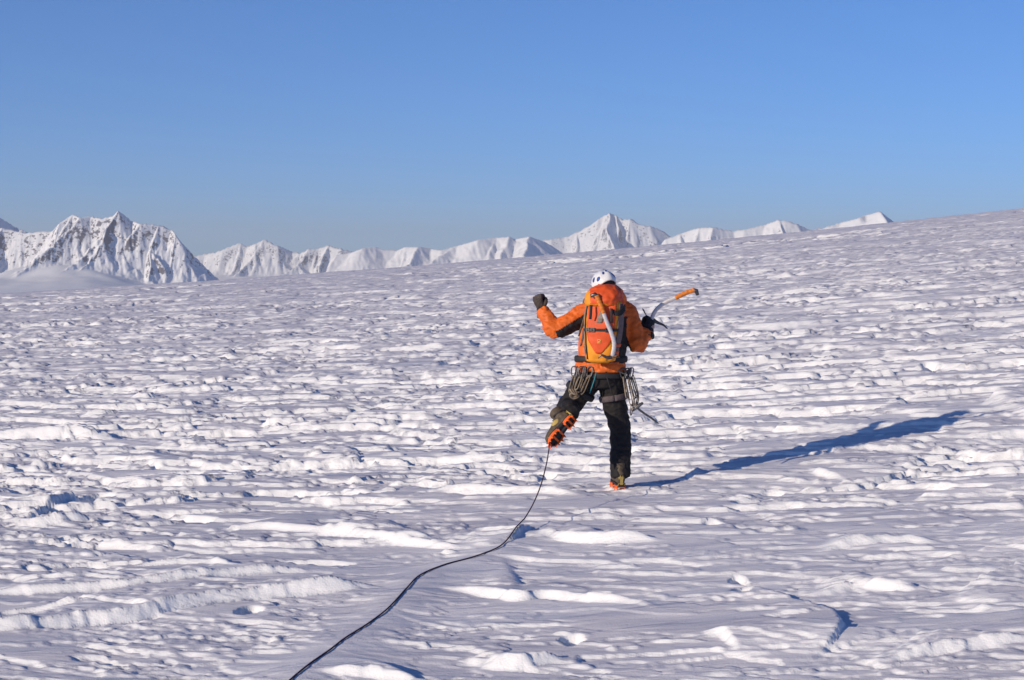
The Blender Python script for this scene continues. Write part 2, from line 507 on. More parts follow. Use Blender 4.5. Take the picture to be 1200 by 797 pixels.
def build_mountain(dist, crest, label, slope=0.8, rock=0.05, spur=0.9, rough=1.0, nx=300, ny=130, front=1.0, seed=0, soft=0.0, extra=(), apron=None, more=0.45):
    rnd = random.Random(seed * 31 + 5)
    C = np.array(crest, float)
    hmax = C[:, 1].max() - PLAIN_Z
    wid = C[-1, 0] - C[0, 0]
    dep = hmax / slope * 1.05 * front
    y0 = dist
    segs = []
    yj = [y0 + rnd.uniform(-.10, .10) * hmax / slope for _ in C]
    for k in range(len(C) - 1):
        segs.append(((C[k, 0], yj[k], C[k, 1]), (C[k + 1, 0], yj[k + 1], C[k + 1, 1])))
    # spurs that run down from the tops
    for k in range(len(C)):
        top = (k == 0 or C[k, 1] >= C[k - 1, 1]) and (k == len(C) - 1 or C[k, 1] >= C[k + 1, 1])
        if top or rnd.random() < more:
            hh = (C[k, 1] - PLAIN_Z)
            L = hh / slope * spur * rnd.uniform(.75, 1.15)
            dx = rnd.uniform(-.7, .15) * L
            p0 = (C[k, 0], yj[k], C[k, 1])
            pm = (C[k, 0] + dx * .4 + rnd.uniform(-.1, .1) * L, yj[k] - L * .45, PLAIN_Z + hh * rnd.uniform(.55, .66))
            p1 = (C[k, 0] + dx, yj[k] - L, PLAIN_Z + hh * rnd.uniform(.10, .24))
            segs += [(p0, pm), (pm, p1)]
            if rnd.random() < .7:
                q1 = (pm[0] + rnd.choice((-1, 1)) * L * .3, pm[1] - L * .28, PLAIN_Z + hh * .26)
                segs.append((pm, q1))
    segs += list(extra)
    xs = np.linspace(C[0, 0] - .10 * wid, C[-1, 0] + .10 * wid, nx)
    ys = np.linspace(y0 - max(dep * 1.15, apron[1] if apron else 0), y0 + dep * .8, ny)
    X, Y = np.meshgrid(xs, ys)
    X, Y = X.ravel(), Y.ravel()
    sc = hmax / 6.0
    # distance to the crest keeps the skyline as drawn
    dc = np.abs(Y - np.interp(X, C[:, 0], yj))
    env = sstep(0, sc * 1.6, dc)
    wx = env * rough * sc * .40 * fbm(X / sc / 1.2, Y / sc / 2.2, 5, seed + 50)
    wy = env * rough * sc * .40 * fbm(X / sc / 1.2, Y / sc / 2.2, 5, seed + 60)
    XX, YY = X + wx, Y + wy
    H = np.full(len(X), -1e9)
    for a, b in segs:
        a, b = np.array(a), np.array(b)
        d = b[:2] - a[:2]
        L2 = max(d @ d, 1e-6)
        t = np.clip(((XX - a[0]) * d[0] + (YY - a[1]) * d[1]) / L2, 0, 1)
        ds = np.hypot(XX - a[0] - t * d[0], YY - a[1] - t * d[1])
        zz = a[2] + t * (b[2] - a[2])
        rel = np.clip(zz - PLAIN_Z, 1, None)
        q = slope * ds / rel
        hgt = PLAIN_Z + rel * np.where(q < 1, np.clip(1 - q, 0, 1) ** 1.7, -.3 * (q - 1))
        if soft > 0:
            hgt = zz - slope * (np.sqrt(ds * ds + (soft * sc) ** 2) - soft * sc)
        H = np.maximum(H, hgt)
    rdg = 0.0
    amp, fr = 1.0, 1.0
    for k in range(6):
        rdg = rdg + amp * (np.abs(pn((X + .35 * (Y - y0)) / sc * fr * 1.5, Y / sc * fr * .45, seed + 70 + k)) - .22)
        amp *= .56
        fr *= 2.1
    H = H - (0.45 + .55 * env) * rough * sc * .30 * rdg * np.clip((H - PLAIN_Z) / (0.25 * hmax), 0, 1)
    if apron:            # smooth snow slopes and glaciers at the foot
        ap = PLAIN_Z + apron[0] * np.clip(1 - np.clip(y0 - Y, 0, None) / apron[1], 0, 1) ** 1.4 * (1 + .5 * fbm(X / 900, Y / 900, 3, seed + 33)) * sstep(C[-1, 0] - .02 * wid, C[-1, 0] - .42 * wid, X)
        kk = 18.0
        H = np.maximum(H, ap) + kk * np.exp(-np.abs(H - ap) / kk)
    edge = np.clip(np.minimum((X - xs[0]), (xs[-1] - X)) / (.08 * wid), 0, 1)
    H = PLAIN_Z - 60 + (H - PLAIN_Z + 60) * sstep(0, 1, edge)
    H = np.maximum(H, PLAIN_Z - 60)
    V = np.stack([X, Y, H], 1)
    i = np.arange(ny - 1)[:, None]
    j = np.arange(nx - 1)[None, :]
    Q = np.stack([i * nx + j, i * nx + j + 1, (i + 1) * nx + j + 1, (i + 1) * nx + j], -1).reshape(-1, 4)
    base = np.array([C[:, 0].mean(), y0, PLAIN_Z])
    me = mesh_from('mountain', V - base, Q, smooth=True)
    me.materials.append(mountain_material(rock))
    o = bpy.data.objects.new('mountain', me)
    o.location = base
    COL.objects.link(o)
    o['kind'] = 'structure'
    o['label'] = label
    return o


build_mountain(16000, [(-5248, 481), (-4869, 435), (-4564, 451), (-4450, 420), (-4336, 405), (-4108, 420), (-4016, 481), (-3917, 565), (-3841, 534), (-3765, 549), (-3651, 527), (-3590, 542), (-3552, 557), (-3513, 595), (-3475, 565), (-3407, 511), (-3309, 481), (-3157, 473), (-3043, 428), (-2998, 390), (-2952, 329), (-2854, 215), (-2703, 55), (-2544, -82)],
               'jagged snowy massif with rocky faces at the left, nearest of the mountains', slope=0.95, rock=0.04, nx=470, ny=230, seed=1, rough=.85, apron=(210, 2400))
build_mountain(20000, [(-6768, 757), (-6368, 857), (-6035, 809), (-5704, 667), (-5591, 582), (-5420, 515), (-5220, 425)],
               'dark blue shaded peak cut off by the left edge behind the massif', slope=0.7, rock=0.0, nx=120, ny=80, seed=2)
build_mountain(31000, [(-5530, 371), (-5309, 415), (-5131, 444), (-4984, 488), (-4792, 577), (-4688, 606), (-4571, 547), (-4423, 591), (-4275, 665), (-4157, 606), (-4040, 562), (-3834, 459), (-3657, 429), (-3509, 503), (-3362, 503), (-3170, 562), (-2949, 503), (-2772, 459), (-2581, 385), (-2360, 341)],
               'distant range of small pointed peaks just right of the jagged massif', slope=0.95, rock=0.03, nx=240, ny=100, seed=3, apron=(190, 2500))
build_mountain(22000, [(-2145, 284), (-1988, 305), (-1831, 358), (-1674, 379), (-1570, 347), (-1413, 337), (-1308, 379), (-1151, 379), (-994, 358), (-858, 337), (-680, 389), (-418, 462), (-209, 493), (-31, 504), (31, 473), (209, 504), (418, 433), (628, 301), (896, 131)],
               'low rounded snow hills left of the white pyramid peak', slope=0.5, rock=0.0, nx=260, ny=110, seed=4, rough=.6)
build_mountain(34000, [(0, 600), (404, 681), (728, 729), (970, 762), (1229, 858), (1455, 987), (1616, 1100), (1745, 1181), (1842, 1229), (1972, 1181), (2101, 1100), (2230, 1117), (2392, 1020), (2586, 987), (2780, 923), (2991, 794), (3202, 665), (3428, 568)],
               'tall white pyramid peak with a blue shaded right flank', slope=0.92, rock=0.0, nx=260, ny=120, seed=5, rough=.6, apron=(300, 3000), more=.08,
               extra=[((1842, 33990, 1229), (1782, 33350, 860)), ((1782, 33350, 860), (1922, 32500, 417))])
build_mountain(26000, [(2226, 558), (2435, 632), (2571, 694), (2719, 731), (2905, 731), (3066, 694), (3214, 682), (3362, 706), (3523, 731), (3683, 780), (3856, 842), (3980, 830), (4104, 793), (4265, 719), (4450, 657), (4698, 558)],
               'broad snowy ridge with blue hollows right of the pyramid peak', slope=0.75, rock=0.0, nx=200, ny=90, seed=6, rough=.8, more=.25)
build_mountain(15000, [(2354, 351), (2496, 387), (2567, 415), (2674, 437), (2781, 472), (2888, 501), (2980, 529), (3051, 551), (3101, 522), (3152, 465), (3245, 423), (3424, 358)],
               'smooth white summit showing just above the snow slope at the right', slope=0.5, rock=0.02, nx=120, ny=70, seed=8, rough=.35)

# ------------------------------------------------------------------ the air over the valleys
hz = bpy.data.meshes.new('haze')
hx, hy0, hy1, hz0, hz1 = 63500.0, -63500.0, 63500.0, -260.0, 1750.0
hz.from_pydata([(sx * hx, y, z) for sx in (-1, 1) for y in (hy0, hy1) for z in (hz0, hz1)], [],
               [(0, 1, 3, 2), (4, 6, 7, 5), (0, 4, 5, 1), (2, 3, 7, 6), (0, 2, 6, 4), (1, 5, 7, 3)])
hzo = bpy.data.objects.new('haze', hz)
hzo['kind'] = 'stuff'
COL.objects.link(hzo)
hm_ = bpy.data.materials.new('haze')
hm_.use_nodes = True
hn = hm_.node_tree
hn.nodes.clear()
ho = nd(hn, 'ShaderNodeOutputMaterial')
hv = nd(hn, 'ShaderNodeVolumePrincipled')
hv.inputs['Color'].default_value = (0.96, 0.97, 1.0, 1)
hv.inputs['Density'].default_value = 1.9e-5
hv.inputs['Anisotropy'].default_value = 0.0
hn.links.new(hv.outputs[0], ho.inputs['Volume'])
hz.materials.append(hm_)

#FIGURE
# ------------------------------------------------------------------ figure helpers
FX, FY = 0.880, 14.393
FOOT = Vector((FX, FY, gz(FX, FY) - 0.012))


def F(u, v, y=0.0):
    """Figure drawing units (145.5 to the metre, origin under the standing foot) to metres."""
    return Vector(((u - 728) / 145.5, y, (570 - v) / 145.5))


class MB:
    def __init__(self):
        self.v, self.f, self.m = [], [], []

    def add(self, vs, fs, mi=0):
        b = len(self.v)
        self.v += [Vector(p) for p in vs]
        self.f += [tuple(i + b for i in q) for q in fs]
        self.m += [mi] * len(fs)
        return self

    def tube(self, pts, rad, n=10, cap=True, flat=None, up=None, mi=0):
        """Tube along pts; rad a number or list; flat=(a,b) scales the two cross axes."""
        pts = [Vector(p) for p in pts]
        k = len(pts)
        rads = rad if isinstance(rad, (list, tuple)) else [rad] * k
        fa, fb = flat or (1, 1)
        vs, fs = [], []
        ref = Vector(up) if up else None
        prev = None
        for i, p in enumerate(pts):
            t = (pts[min(i + 1, k - 1)] - pts[max(i - 1, 0)]).normalized()
            if prev is None:
                r = ref if ref else (Vector((0, 0, 1)) if abs(t.z) < .9 else Vector((0, 1, 0)))
            else:
                r = prev
            a = (r - t * r.dot(t)).normalized()
            prev = a
            b = t.cross(a)
            for j in range(n):
                w = 2 * math.pi * j / n
                vs.append(p + a * (math.cos(w) * rads[i] * fa) + b * (math.sin(w) * rads[i] * fb))
        for i in range(k - 1):
            for j in range(n):
                fs.append((i * n + j, i * n + (j + 1) % n, (i + 1) * n + (j + 1) % n, (i + 1) * n + j))
        if cap:
            vs.append(pts[0] - (pts[1] - pts[0]).normalized() * rads[0] * .35 * min(fa, fb))
            vs.append(pts[-1] + (pts[-1] - pts[-2]).normalized() * rads[-1] * .35 * min(fa, fb))
            c0, c1 = k * n, k * n + 1
            for j in range(n):
                fs.append((c0, (j + 1) % n, j))
                fs.append((c1, (k - 1) * n + j, (k - 1) * n + (j + 1) % n))
        return self.add(vs, fs, mi)

    def ball(self, c, r, nu=16, nv=10, rot=None, mi=0):
        c = Vector(c)
        r = r if isinstance(r, (list, tuple)) else (r, r, r)
        vs, fs = [], []
        for i in range(nv + 1):
            th = math.pi * i / nv
            for j in range(nu):
                ph = 2 * math.pi * j / nu
                p = Vector((r[0] * math.sin(th) * math.cos(ph), r[1] * math.sin(th) * math.sin(ph), r[2] * math.cos(th)))
                if rot:
                    p = rot @ p
                vs.append(c + p)
        for i in range(nv):
            for j in range(nu):
                fs.append((i * nu + j, (i + 1) * nu + j, (i + 1) * nu + (j + 1) % nu, i * nu + (j + 1) % nu))
        return self.add(vs, fs, mi)

    def loft(self, rings, cap=True, mi=0):
        n = len(rings[0])
        vs = [p for r in rings for p in r]
        fs = []
        for i in range(len(rings) - 1):
            for j in range(n):
                fs.append((i * n + j, i * n + (j + 1) % n, (i + 1) * n + (j + 1) % n, (i + 1) * n + j))
        if cap:
            fs.append(tuple(reversed(range(n))))
            fs.append(tuple((len(rings) - 1) * n + j for j in range(n)))
        return self.add(vs, fs, mi)

    def box(self, c, s, rot=None, mi=0):
        c = Vector(c)
        vs = []
        for sx in (-1, 1):
            for sy in (-1, 1):
                for sz in (-1, 1):
                    p = Vector((sx * s[0] / 2, sy * s[1] / 2, sz * s[2] / 2))
                    vs.append(c + (rot @ p if rot else p))
        return self.add(vs, [(0, 1, 3, 2), (4, 6, 7, 5), (0, 4, 5, 1), (2, 3, 7, 6), (0, 2, 6, 4), (1, 5, 7, 3)], mi)

    def band(self, rows, thick, mi=0):
        """Slab from a grid of (point, outward normal)."""
        a = len(rows)
        b = len(rows[0])
        vs = [p + n * thick for r in rows for p, n in r] + [p - n * .002 for r in rows for p, n in r]
        o = a * b
        fs = []
        for i in range(a - 1):
            for j in range(b - 1):
                q = (i * b + j, i * b + j + 1, (i + 1) * b + j + 1, (i + 1) * b + j)
                fs.append(q)
                fs.append(tuple(o + k for k in reversed(q)))
        for i in range(a - 1):
            fs.append((i * b, (i + 1) * b, o + (i + 1) * b, o + i * b))
            fs.append((i * b + b - 1, o + i * b + b - 1, o + (i + 1) * b + b - 1, (i + 1) * b + b - 1))
        for j in range(b - 1):
            fs.append((j, o + j, o + j + 1, j + 1))
            fs.append(((a - 1) * b + j, (a - 1) * b + j + 1, o + (a - 1) * b + j + 1, o + (a - 1) * b + j))
        return self.add(vs, fs, mi)

    def xf(self, M):
        self.v = [M @ p for p in self.v]
        return self

    def mesh(self, name, smooth=True):
        me = bpy.data.meshes.new(name)
        me.from_pydata([tuple(p) for p in self.v], [], self.f)
        bm = bmesh.new()
        bm.from_mesh(me)
        bmesh.ops.recalc_face_normals(bm, faces=bm.faces)
        bm.to_mesh(me)
        bm.free()
        me.polygons.foreach_set('use_smooth', [smooth] * len(me.polygons))
        return me


def fuse(mb, voxel, smooth=2, name='m'):
    """One continuous surface from overlapping closed pieces."""
    me = mb.mesh(name)
    o = bpy.data.objects.new('tmp', me)
    COL.objects.link(o)
    r = o.modifiers.new('r', 'REMESH')
    r.mode = 'VOXEL'
    r.voxel_size = voxel
    r.adaptivity = 0
    if smooth:
        s = o.modifiers.new('s', 'SMOOTH')
        s.factor = .5
        s.iterations = smooth
    dg = bpy.context.evaluated_depsgraph_get()
    out = bpy.data.meshes.new_from_object(o.evaluated_get(dg))
    bpy.data.objects.remove(o)
    bpy.data.meshes.remove(me)
    out.name = name
    out.polygons.foreach_set('use_smooth', [True] * len(out.polygons))
    return out


def crumple(me, amp, scale, stretch=(1, 1, 1), seed=0, ridged=True):
    me.update()
    nrm = [v.normal.copy() for v in me.vertices]
    for v, n in zip(me.vertices, nrm):
        p = Vector((v.co.x * stretch[0], v.co.y * stretch[1], v.co.z * stretch[2])) * scale + Vector((seed * 7.1, seed * 3.3, 0))
        a = mnoise.noise(p)
        b = mnoise.noise(p * 2.3)
        if ridged:
            a = .35 - abs(a) * 1.6
        v.co += n * amp * (a + .4 * b)
    me.update()


def thing(name, label, cat, base, group=None):
    o = bpy.data.objects.new(name, None)
    o.empty_display_size = .1
    o.location = FOOT + Vector(base)
    o['label'] = label
    o['category'] = cat
    o['base'] = list(base)
    if group:
        o['group'] = group
    COL.objects.link(o)
    return o


def part(name, me, mats, parent, base=None, label=None):
    """me: mesh (or MB) in figure space."""
    if isinstance(me, MB):
        me = me.mesh(name)
    root = parent
    while root.parent:
        root = root.parent
    me.transform(Matrix.Translation(-Vector(root['base'])))
    me.name = name
    for m in (mats if isinstance(mats, (list, tuple)) else [mats]):
        me.materials.append(m)
    o = bpy.data.objects.new(name, me)
    o.parent = parent
    if label:
        o['label'] = label
    COL.objects.link(o)
    return o


def spline(pts, n=8):
    """Catmull-Rom through pts."""
    P = [Vector(p) for p in pts]
    P = [P[0] * 2 - P[1]] + P + [P[-1] * 2 - P[-2]]
    out = []
    for i in range(1, len(P) - 2):
        a, b, c, d = P[i - 1:i + 3]
        for k in range(n):
            t = k / n
            out.append(.5 * (2 * b + (c - a) * t + (2 * a - 5 * b + 4 * c - d) * t * t + (3 * b - a - 3 * c + d) * t ** 3))
    out.append(P[-2])
    return out


# ------------------------------------------------------------------ figure materials
ORANGE = mat('orange_shell_fabric', (0.72, 0.135, 0.010), .62, vary=.16, scale=14, bump=.25, bscale=90)
BLACKF = mat('black_shell_fabric', (0.012, 0.011, 0.014), .7, vary=.3, scale=18, bump=.3, bscale=120)
TROUS = mat('dark_trouser_fabric', (0.0095, 0.0072, 0.0078), .8, vary=.35, scale=16, bump=.4, bscale=110)
GREYBAND = mat('grey_band_fabric', (0.10, 0.075, 0.08), .8, vary=.25, scale=40)
PYEL = mat('yellow_orange_pack_fabric', (0.82, 0.30, 0.012), .6, vary=.14, scale=16, bump=.3, bscale=160)
PRED = mat('red_orange_pack_fabric', (0.72, 0.085, 0.010), .6, vary=.14, scale=16, bump=.3, bscale=160)
PGREY = mat('grey_pack_mesh', (0.14, 0.10, 0.10), .8, vary=.3, scale=60)
WEB = mat('black_webbing', (0.02, 0.018, 0.02), .7, vary=.3, scale=80)
WEBG = mat('grey_webbing', (0.22, 0.18, 0.15), .75, vary=.3, scale=60)
TAN = mat('tan_sling_cord', (0.17, 0.125, 0.085), .8, vary=.4, scale=45, bump=.4, bscale=300)
PALE = mat('pale_sling_cord', (0.25, 0.20, 0.145), .8, vary=.35, scale=45, bump=.4, bscale=300)
STEEL = mat('scuffed_steel', (0.22, 0.20, 0.19), .5, metal=.7, vary=.3, scale=60)
DSTEEL = mat('dark_steel', (0.12, 0.115, 0.12), .42, metal=.8, vary=.35, scale=50)
SHAFT = mat('silver_shaft', (0.66, 0.63, 0.62), .42, metal=.25, vary=.15, scale=50)
GRIP = mat('orange_rubber_grip', (0.70, 0.20, 0.02), .6, vary=.25, scale=50, bump=.3)
WHITE = mat('white_helmet_plastic', (0.80, 0.80, 0.80), .32, vary=.06, scale=12)
BLUE = mat('blue_plastic', (0.02, 0.07, 0.32), .4, vary=.2, scale=30)
SKIN = mat('skin', (0.55, 0.32, 0.22), .55, vary=.1, scale=20)
HAIR = mat('dark_hair', (0.02, 0.013, 0.01), .6, vary=.4, scale=90, stretch=(1, 1, .2))
EYEW = mat('eye_white', (0.7, 0.68, 0.66), .3, vary=.03)
GLOVE = mat('dark_brown_glove_leather', (0.055, 0.04, 0.034), .7, vary=.35, scale=40, bump=.35)
GLOVEK = mat('black_glove', (0.014, 0.013, 0.014), .7, vary=.35, scale=40, bump=.35)
BOOT = mat('dark_boot_leather', (0.085, 0.06, 0.035), .6, vary=.4, scale=30, bump=.3)
BOOTY = mat('yellow_green_boot_panel', (0.42, 0.30, 0.08), .6, vary=.3, scale=30)
RUBBER = mat('boot_rubber', (0.018, 0.017, 0.017), .75, vary=.3, scale=40)
CRAMP = mat('orange_crampon_paint', (0.85, 0.12, 0.008), .5, vary=.3, scale=45)
ROPE = mat('dark_purple_rope', (0.045, 0.014, 0.040), .8, vary=.6, scale=220, bump=.5, bscale=500)
TEAL = mat('teal_cord', (0.03, 0.22, 0.26), .7)

# joints (figure space: x to the right, y away from the camera, z up)
HIP_R, KNEE_R, ANK_R = F(717, 436, 0), F(727, 502, .05), F(727, 553, -.01)
HIP_L, KNEE_L, ANK_L = F(690, 437, .0), F(666, 473, .03), F(666.5, 474.5, -.31)
PEL = F(703, 430, 0)
SH_L, EL_L, WR_L = F(687, 362, .0), F(650, 381, -.03), F(635, 358, .06)
SH_R, EL_R, WR_R = F(733, 359, .02), F(746, 400, -.03), F(760, 383, .05)
NECK, HEADC = F(709, 344, .03), F(708, 330.5, .06)

person = thing('person', 'climber in orange jacket and dark trousers, back turned, left foot raised', 'person', (0, 0, 0))


def ellring(c, ax, ay, n=28, rot=0.0, tilt=0.0, p=2.3):
    out = []
    for j in range(n):
        w = 2 * math.pi * j / n
        cw, sw = math.cos(w), math.sin(w)
        x = ax * math.copysign(abs(cw) ** (2 / p), cw)
        y = ay * math.copysign(abs(sw) ** (2 / p), sw)
        out.append(Vector((c[0] + x * math.cos(rot) - y * math.sin(rot), c[1] + x * math.sin(rot) + y * math.cos(rot), c[2] + tilt * x)))
    return out


TR = -0.16   # the trunk is turned a little to the right

# --- body: one continuous skin
b = MB()
b.loft([ellring(F(703, 442, 0), .12, .085, rot=TR), ellring(F(704, 425, 0), .145, .095, rot=TR), ellring(F(706, 400, 0), .14, .095, rot=TR),
        ellring(F(709, 372, 0), .165, .10, rot=TR), ellring(F(710, 357, .01), .16, .085, rot=TR), ellring(F(710, 347, .02), .07, .06, rot=TR)])
b.tube([F(710, 356, .02), NECK, HEADC], [.062, .056, .055], 14)
HR = Matrix.Rotation(math.radians(28), 3, 'Z') @ Matrix.Rotation(math.radians(-12), 3, 'X')   # head looks left and a little down
b.ball(HEADC + HR @ Vector((0, 0, .01)), (.074, .093, .105), 24, 16, HR)
b.ball(HEADC + HR @ Vector((0, .035, -.055)), (.055, .058, .055), 16, 12, HR)           # jaw
b.tube([HEADC + HR @ Vector((0, .090, .012)), HEADC + HR @ Vector((0, .108, -.018)), HEADC + HR @ Vector((0, .098, -.028))], [.009, .013, .010], 8)   # nose
b.tube([HEADC + HR @ Vector((-.022, .083, -.052)), HEADC + HR @ Vector((0, .092, -.052)), HEADC + HR @ Vector((.022, .083, -.052))], .008, 8)   # lips
for s in (-1, 1):
    b.ball(HEADC + HR @ Vector((s * .076, -.004, -.008)), (.010, .020, .032), 10, 8, HR)
b.tube([SH_L, EL_L, WR_L], [.05, .042, .031], 12)
b.tube([SH_R, EL_R, WR_R], [.05, .042, .031], 12)
b.tube([F(700, 368, 0), SH_L], [.07, .052], 12)
b.tube([F(720, 364, 0), SH_R], [.07, .052], 12)
for w, d in ((WR_L, WR_L - EL_L), (WR_R, WR_R - EL_R)):
    b.tube([w, w + d.normalized() * .06], [.03, .026], 10)
b.tube([HIP_R, KNEE_R, ANK_R], [.085, .058, .042], 14)
b.tube([HIP_L, KNEE_L, ANK_L], [.085, .058, .042], 14)
b.tube([ANK_R, ANK_R + Vector((0, .11, -.06))], [.04, .032], 10)
body = part('body', fuse(b, .009, 3, 'body'), SKIN, person)
for s in (-1, 1):
    e = MB().ball(HEADC + HR @ Vector((s * .031, .084, .012)), (.013, .008, .009), 10, 8, HR)
    part('eye', e, EYEW, body)
hr = MB().ball(HEADC + HR @ Vector((0, -.012, .012)), (.081, .090, .102), 24, 16, HR)
hr.ball(HEADC + HR @ Vector((0, -.050, -.045)), (.060, .045, .060), 16, 10, HR)
hm = fuse(hr, .008, 1, 'hair')
crumple(hm, .006, 40, (1, 1, .25))
part('hair', hm, HAIR, body)

# --- trousers
b = MB()
b.loft([ellring(F(703, 449, 0), .155, .115, rot=TR), ellring(F(703, 438, 0), .185, .13, rot=TR), ellring(F(704, 424, 0), .185, .125, rot=TR), ellring(F(705, 414, 0), .175, .115, rot=TR)])
b.tube(spline([HIP_R + Vector((-.01, 0, .02)), F(720, 465, .02), KNEE_R, F(727, 528, .01), F(727, 554, -.01)], 4),
       [.116, .113, .108, .104, .100, .096, .093, .091, .089, .088, .087, .086, .085, .084, .084, .083, .083], 20)
b.tube(spline([HIP_L + Vector((.01, 0, .02)), F(678, 457, .02), KNEE_L, F(666, 473, -.16), F(666.5, 475, -.33)], 4),
       [.118, .116, .113, .108, .104, .100, .097, .095, .093, .090, .086, .082, .079, .077, .075, .074, .073], 20)
tm = fuse(b, .0085, 4, 'trousers')
crumple(tm, .012, 9, (1, 1, 1.5), 3)
crumple(tm, .005, 26, (1, 1, 1.3), 5)
tro = part('trousers', tm, [TROUS, GREYBAND], person)
# grey thigh strap on the standing leg is part of the harness, below

# --- jacket
b = MB()
b.loft([ellring(F(704, 431, 0), .205, .150, rot=TR), ellring(F(704, 424, 0), .208, .150, rot=TR), ellring(F(705, 412, 0), .190, .135, rot=TR),
        ellring(F(707, 395, 0), .196, .140, rot=TR), ellring(F(709, 375, 0), .205, .140, rot=TR), ellring(F(711, 362, .005), .200, .125, rot=TR),
        ellring(F(711, 352, .012), .150, .105, rot=TR), ellring(F(710, 345, .02), .095, .085, rot=TR), ellring(F(709, 340, .03), .082, .080, rot=TR)])
b.tube(spline([F(704, 364, 0), SH_L, (SH_L + EL_L) / 2 + Vector((0, 0, -.012)), EL_L, (EL_L + WR_L) / 2, WR_L - (WR_L - EL_L).normalized() * .01], 4),
       [.085, .086, .087, .087, .086, .085, .084, .083, .082, .080, .079, .078, .077, .074, .071, .068, .065, .062, .060, .058, .056], 18)
b.tube(spline([F(720, 362, 0), SH_R, (SH_R + EL_R) / 2 + Vector((.015, 0, 0)), EL_R, (EL_R + WR_R) / 2, WR_R - (WR_R - EL_R).normalized() * .01], 4),
       [.085, .084, .082, .080, .078, .077, .076, .075, .075, .074, .074, .073, .071, .068, .066, .063, .061, .059, .057, .056, .055], 18)
jm = fuse(b, .008, 4, 'jacket')
crumple(jm, .013, 10, (1, 1, 1.6), 1)
crumple(jm, .006, 27, (1.2, 1, 1.4), 2)
jac_mats = []


def seg_t(p, a, c):
    d = c - a
    t = (p - a).dot(d) / d.dot(d)
    return t, (p - a - d * max(0, min(1, t))).length


for pl in jm.polygons:
    c = pl.center
    n = pl.normal
    k = 0
    tl, dl = seg_t(c, SH_L, EL_L)
    tr, dr = seg_t(c, SH_R, EL_R)
    if dl < .105 and c.x < F(688, 0).x:
        d = (EL_L - SH_L).normalized()
        dn = Vector((0, -.15, -1))
        dn = (dn - d * dn.dot(d)).normalized()
        off = (c - SH_L - d * (c - SH_L).dot(d)).dot(dn)
        if off > .012 + .012 * math.sin(c.x * 9) and tl < 1.06 - max(0, .05 - off):
            k = 1
    elif dr < .11 and c.x > F(733, 0).x and c.z < F(0, 365).z:
        dn = Vector((-.75, .1, -.66)).normalized()
        off = (c - (SH_R + (EL_R - SH_R) * max(0, min(1.1, tr)))).dot(dn)
        if off > .045 and tr < 1.15:
            k = 1
    elif F(0, 420).z < c.z < F(0, 366).z and abs(c.x - F(707, 0).x) < .24:
        ca = F(707, 395)
        ang = math.degrees(math.atan2((c.x - ca.x) * math.cos(-TR) - (c.y) * math.sin(-TR), -((c.x - ca.x) * math.sin(-TR) + c.y * math.cos(-TR))))
        if 52 < ang < 125:
            k = 1
    pl.material_index = k
jac = part('jacket', jm, [ORANGE, BLACKF], person)
# rolled hood lying on the collar
hd = MB()
hd.tube(spline([F(690, 350, -.03), F(694, 340, -.10), F(709, 336, -.135), F(724, 341, -.10), F(729, 351, -.03)], 5), [.03, .035, .04, .044, .047, .05, .052, .054, .055, .056, .057, .056, .055, .054, .052, .05, .047, .044, .04, .035, .03], 12)
hd.ball(F(709, 344, -.07), (.115, .075, .055), 18, 10)
hm = fuse(hd, .009, 3, 'hood')
crumple(hm, .014, 16, (1, 1, 1), 9)
part('hood', hm, ORANGE, jac)


# --- gloves
def glove(W, axis, palm_n, grip, flip, mats, label):
    """W wrist, axis wrist-to-knuckles, palm_n the way the palm looks, grip = radius the fingers close on."""
    Z = axis.normalized()
    Y = (palm_n - Z * palm_n.dot(Z)).normalized()
    X = Y.cross(Z) * flip
    M = Matrix((X, Y, Z)).transposed()
    b = MB()

    def at(x, y, z):
        return W + M @ Vector((x, y, z))
    b.tube([at(0, 0, -.02), at(0, 0, .015), at(0, .002, .05), at(0, .004, .088)], [.035, .037, .044, .043], 14, flat=(.62, 1.0), up=tuple(Y))
    for k, (x, L) in enumerate(((-.034, .84), (-.0115, .98), (.0115, 1.05), (.034, .95))):
        g = grip
        b.tube([at(x, .002, .082), at(x * 1.02, .022 + g * .3, .082 + .030 * L), at(x, .048 + g * .9, .080 + .020 * L), at(x * .95, .056 + g, .058), at(x * .92, .040 + g * .8, .036)],
               [.0145, .0140, .0132, .0124, .0110], 10)
    b.tube([at(.036, .008, .022), at(.054, .026, .045), at(.044, .052 + grip, .062), at(.018, .066 + grip, .070)], [.017, .0155, .014, .012], 10)
    me = fuse(b, .0042, 1, 'glove')
    crumple(me, .003, 45, (1, 1, 1), 4)
    o = part('glove', me, mats[0], person, label=label)
    cf = MB()
    cf.tube([at(0, 0, -.055), at(0, 0, -.03), at(0, 0, .0), at(0, 0, .02)], [.062, .058, .044, .041], 16)
    cm = fuse(cf, .006, 1, 'cuff')
    crumple(cm, .005, 30, (1, 1, 1), 6)
    part('cuff', cm, mats[1], o)
    return at


glove(WR_L, F(629, 345, .05) - WR_L, Vector((.55, .8, .1)), .0, 1, [GLOVE, GLOVEK], 'clenched dark brown glove on the raised left hand')
hand_r = glove(WR_R, F(764, 368, .085) - WR_R, Vector((-.5, .85, .2)), .004, -1, [GLOVEK, GLOVEK], 'black glove gripping the head of the ice axe')


# --- boots and crampons, built once in boot space: heel at y=0, toe at y=.31, sole at z=0
def boot_ring(y, w, z0, z1, n=16, lean=0.0):
    out = []
    for j in range(n):
        a = 2 * math.pi * j / n
        cx, cz = math.cos(a), math.sin(a)
        x = w * math.copysign(abs(cx) ** .75, cx)
        z = (z0 + z1) / 2 + (z1 - z0) / 2 * math.copysign(abs(cz) ** .7, cz)
        out.append(Vector((x, y + lean * (z - z0), z)))
    return out


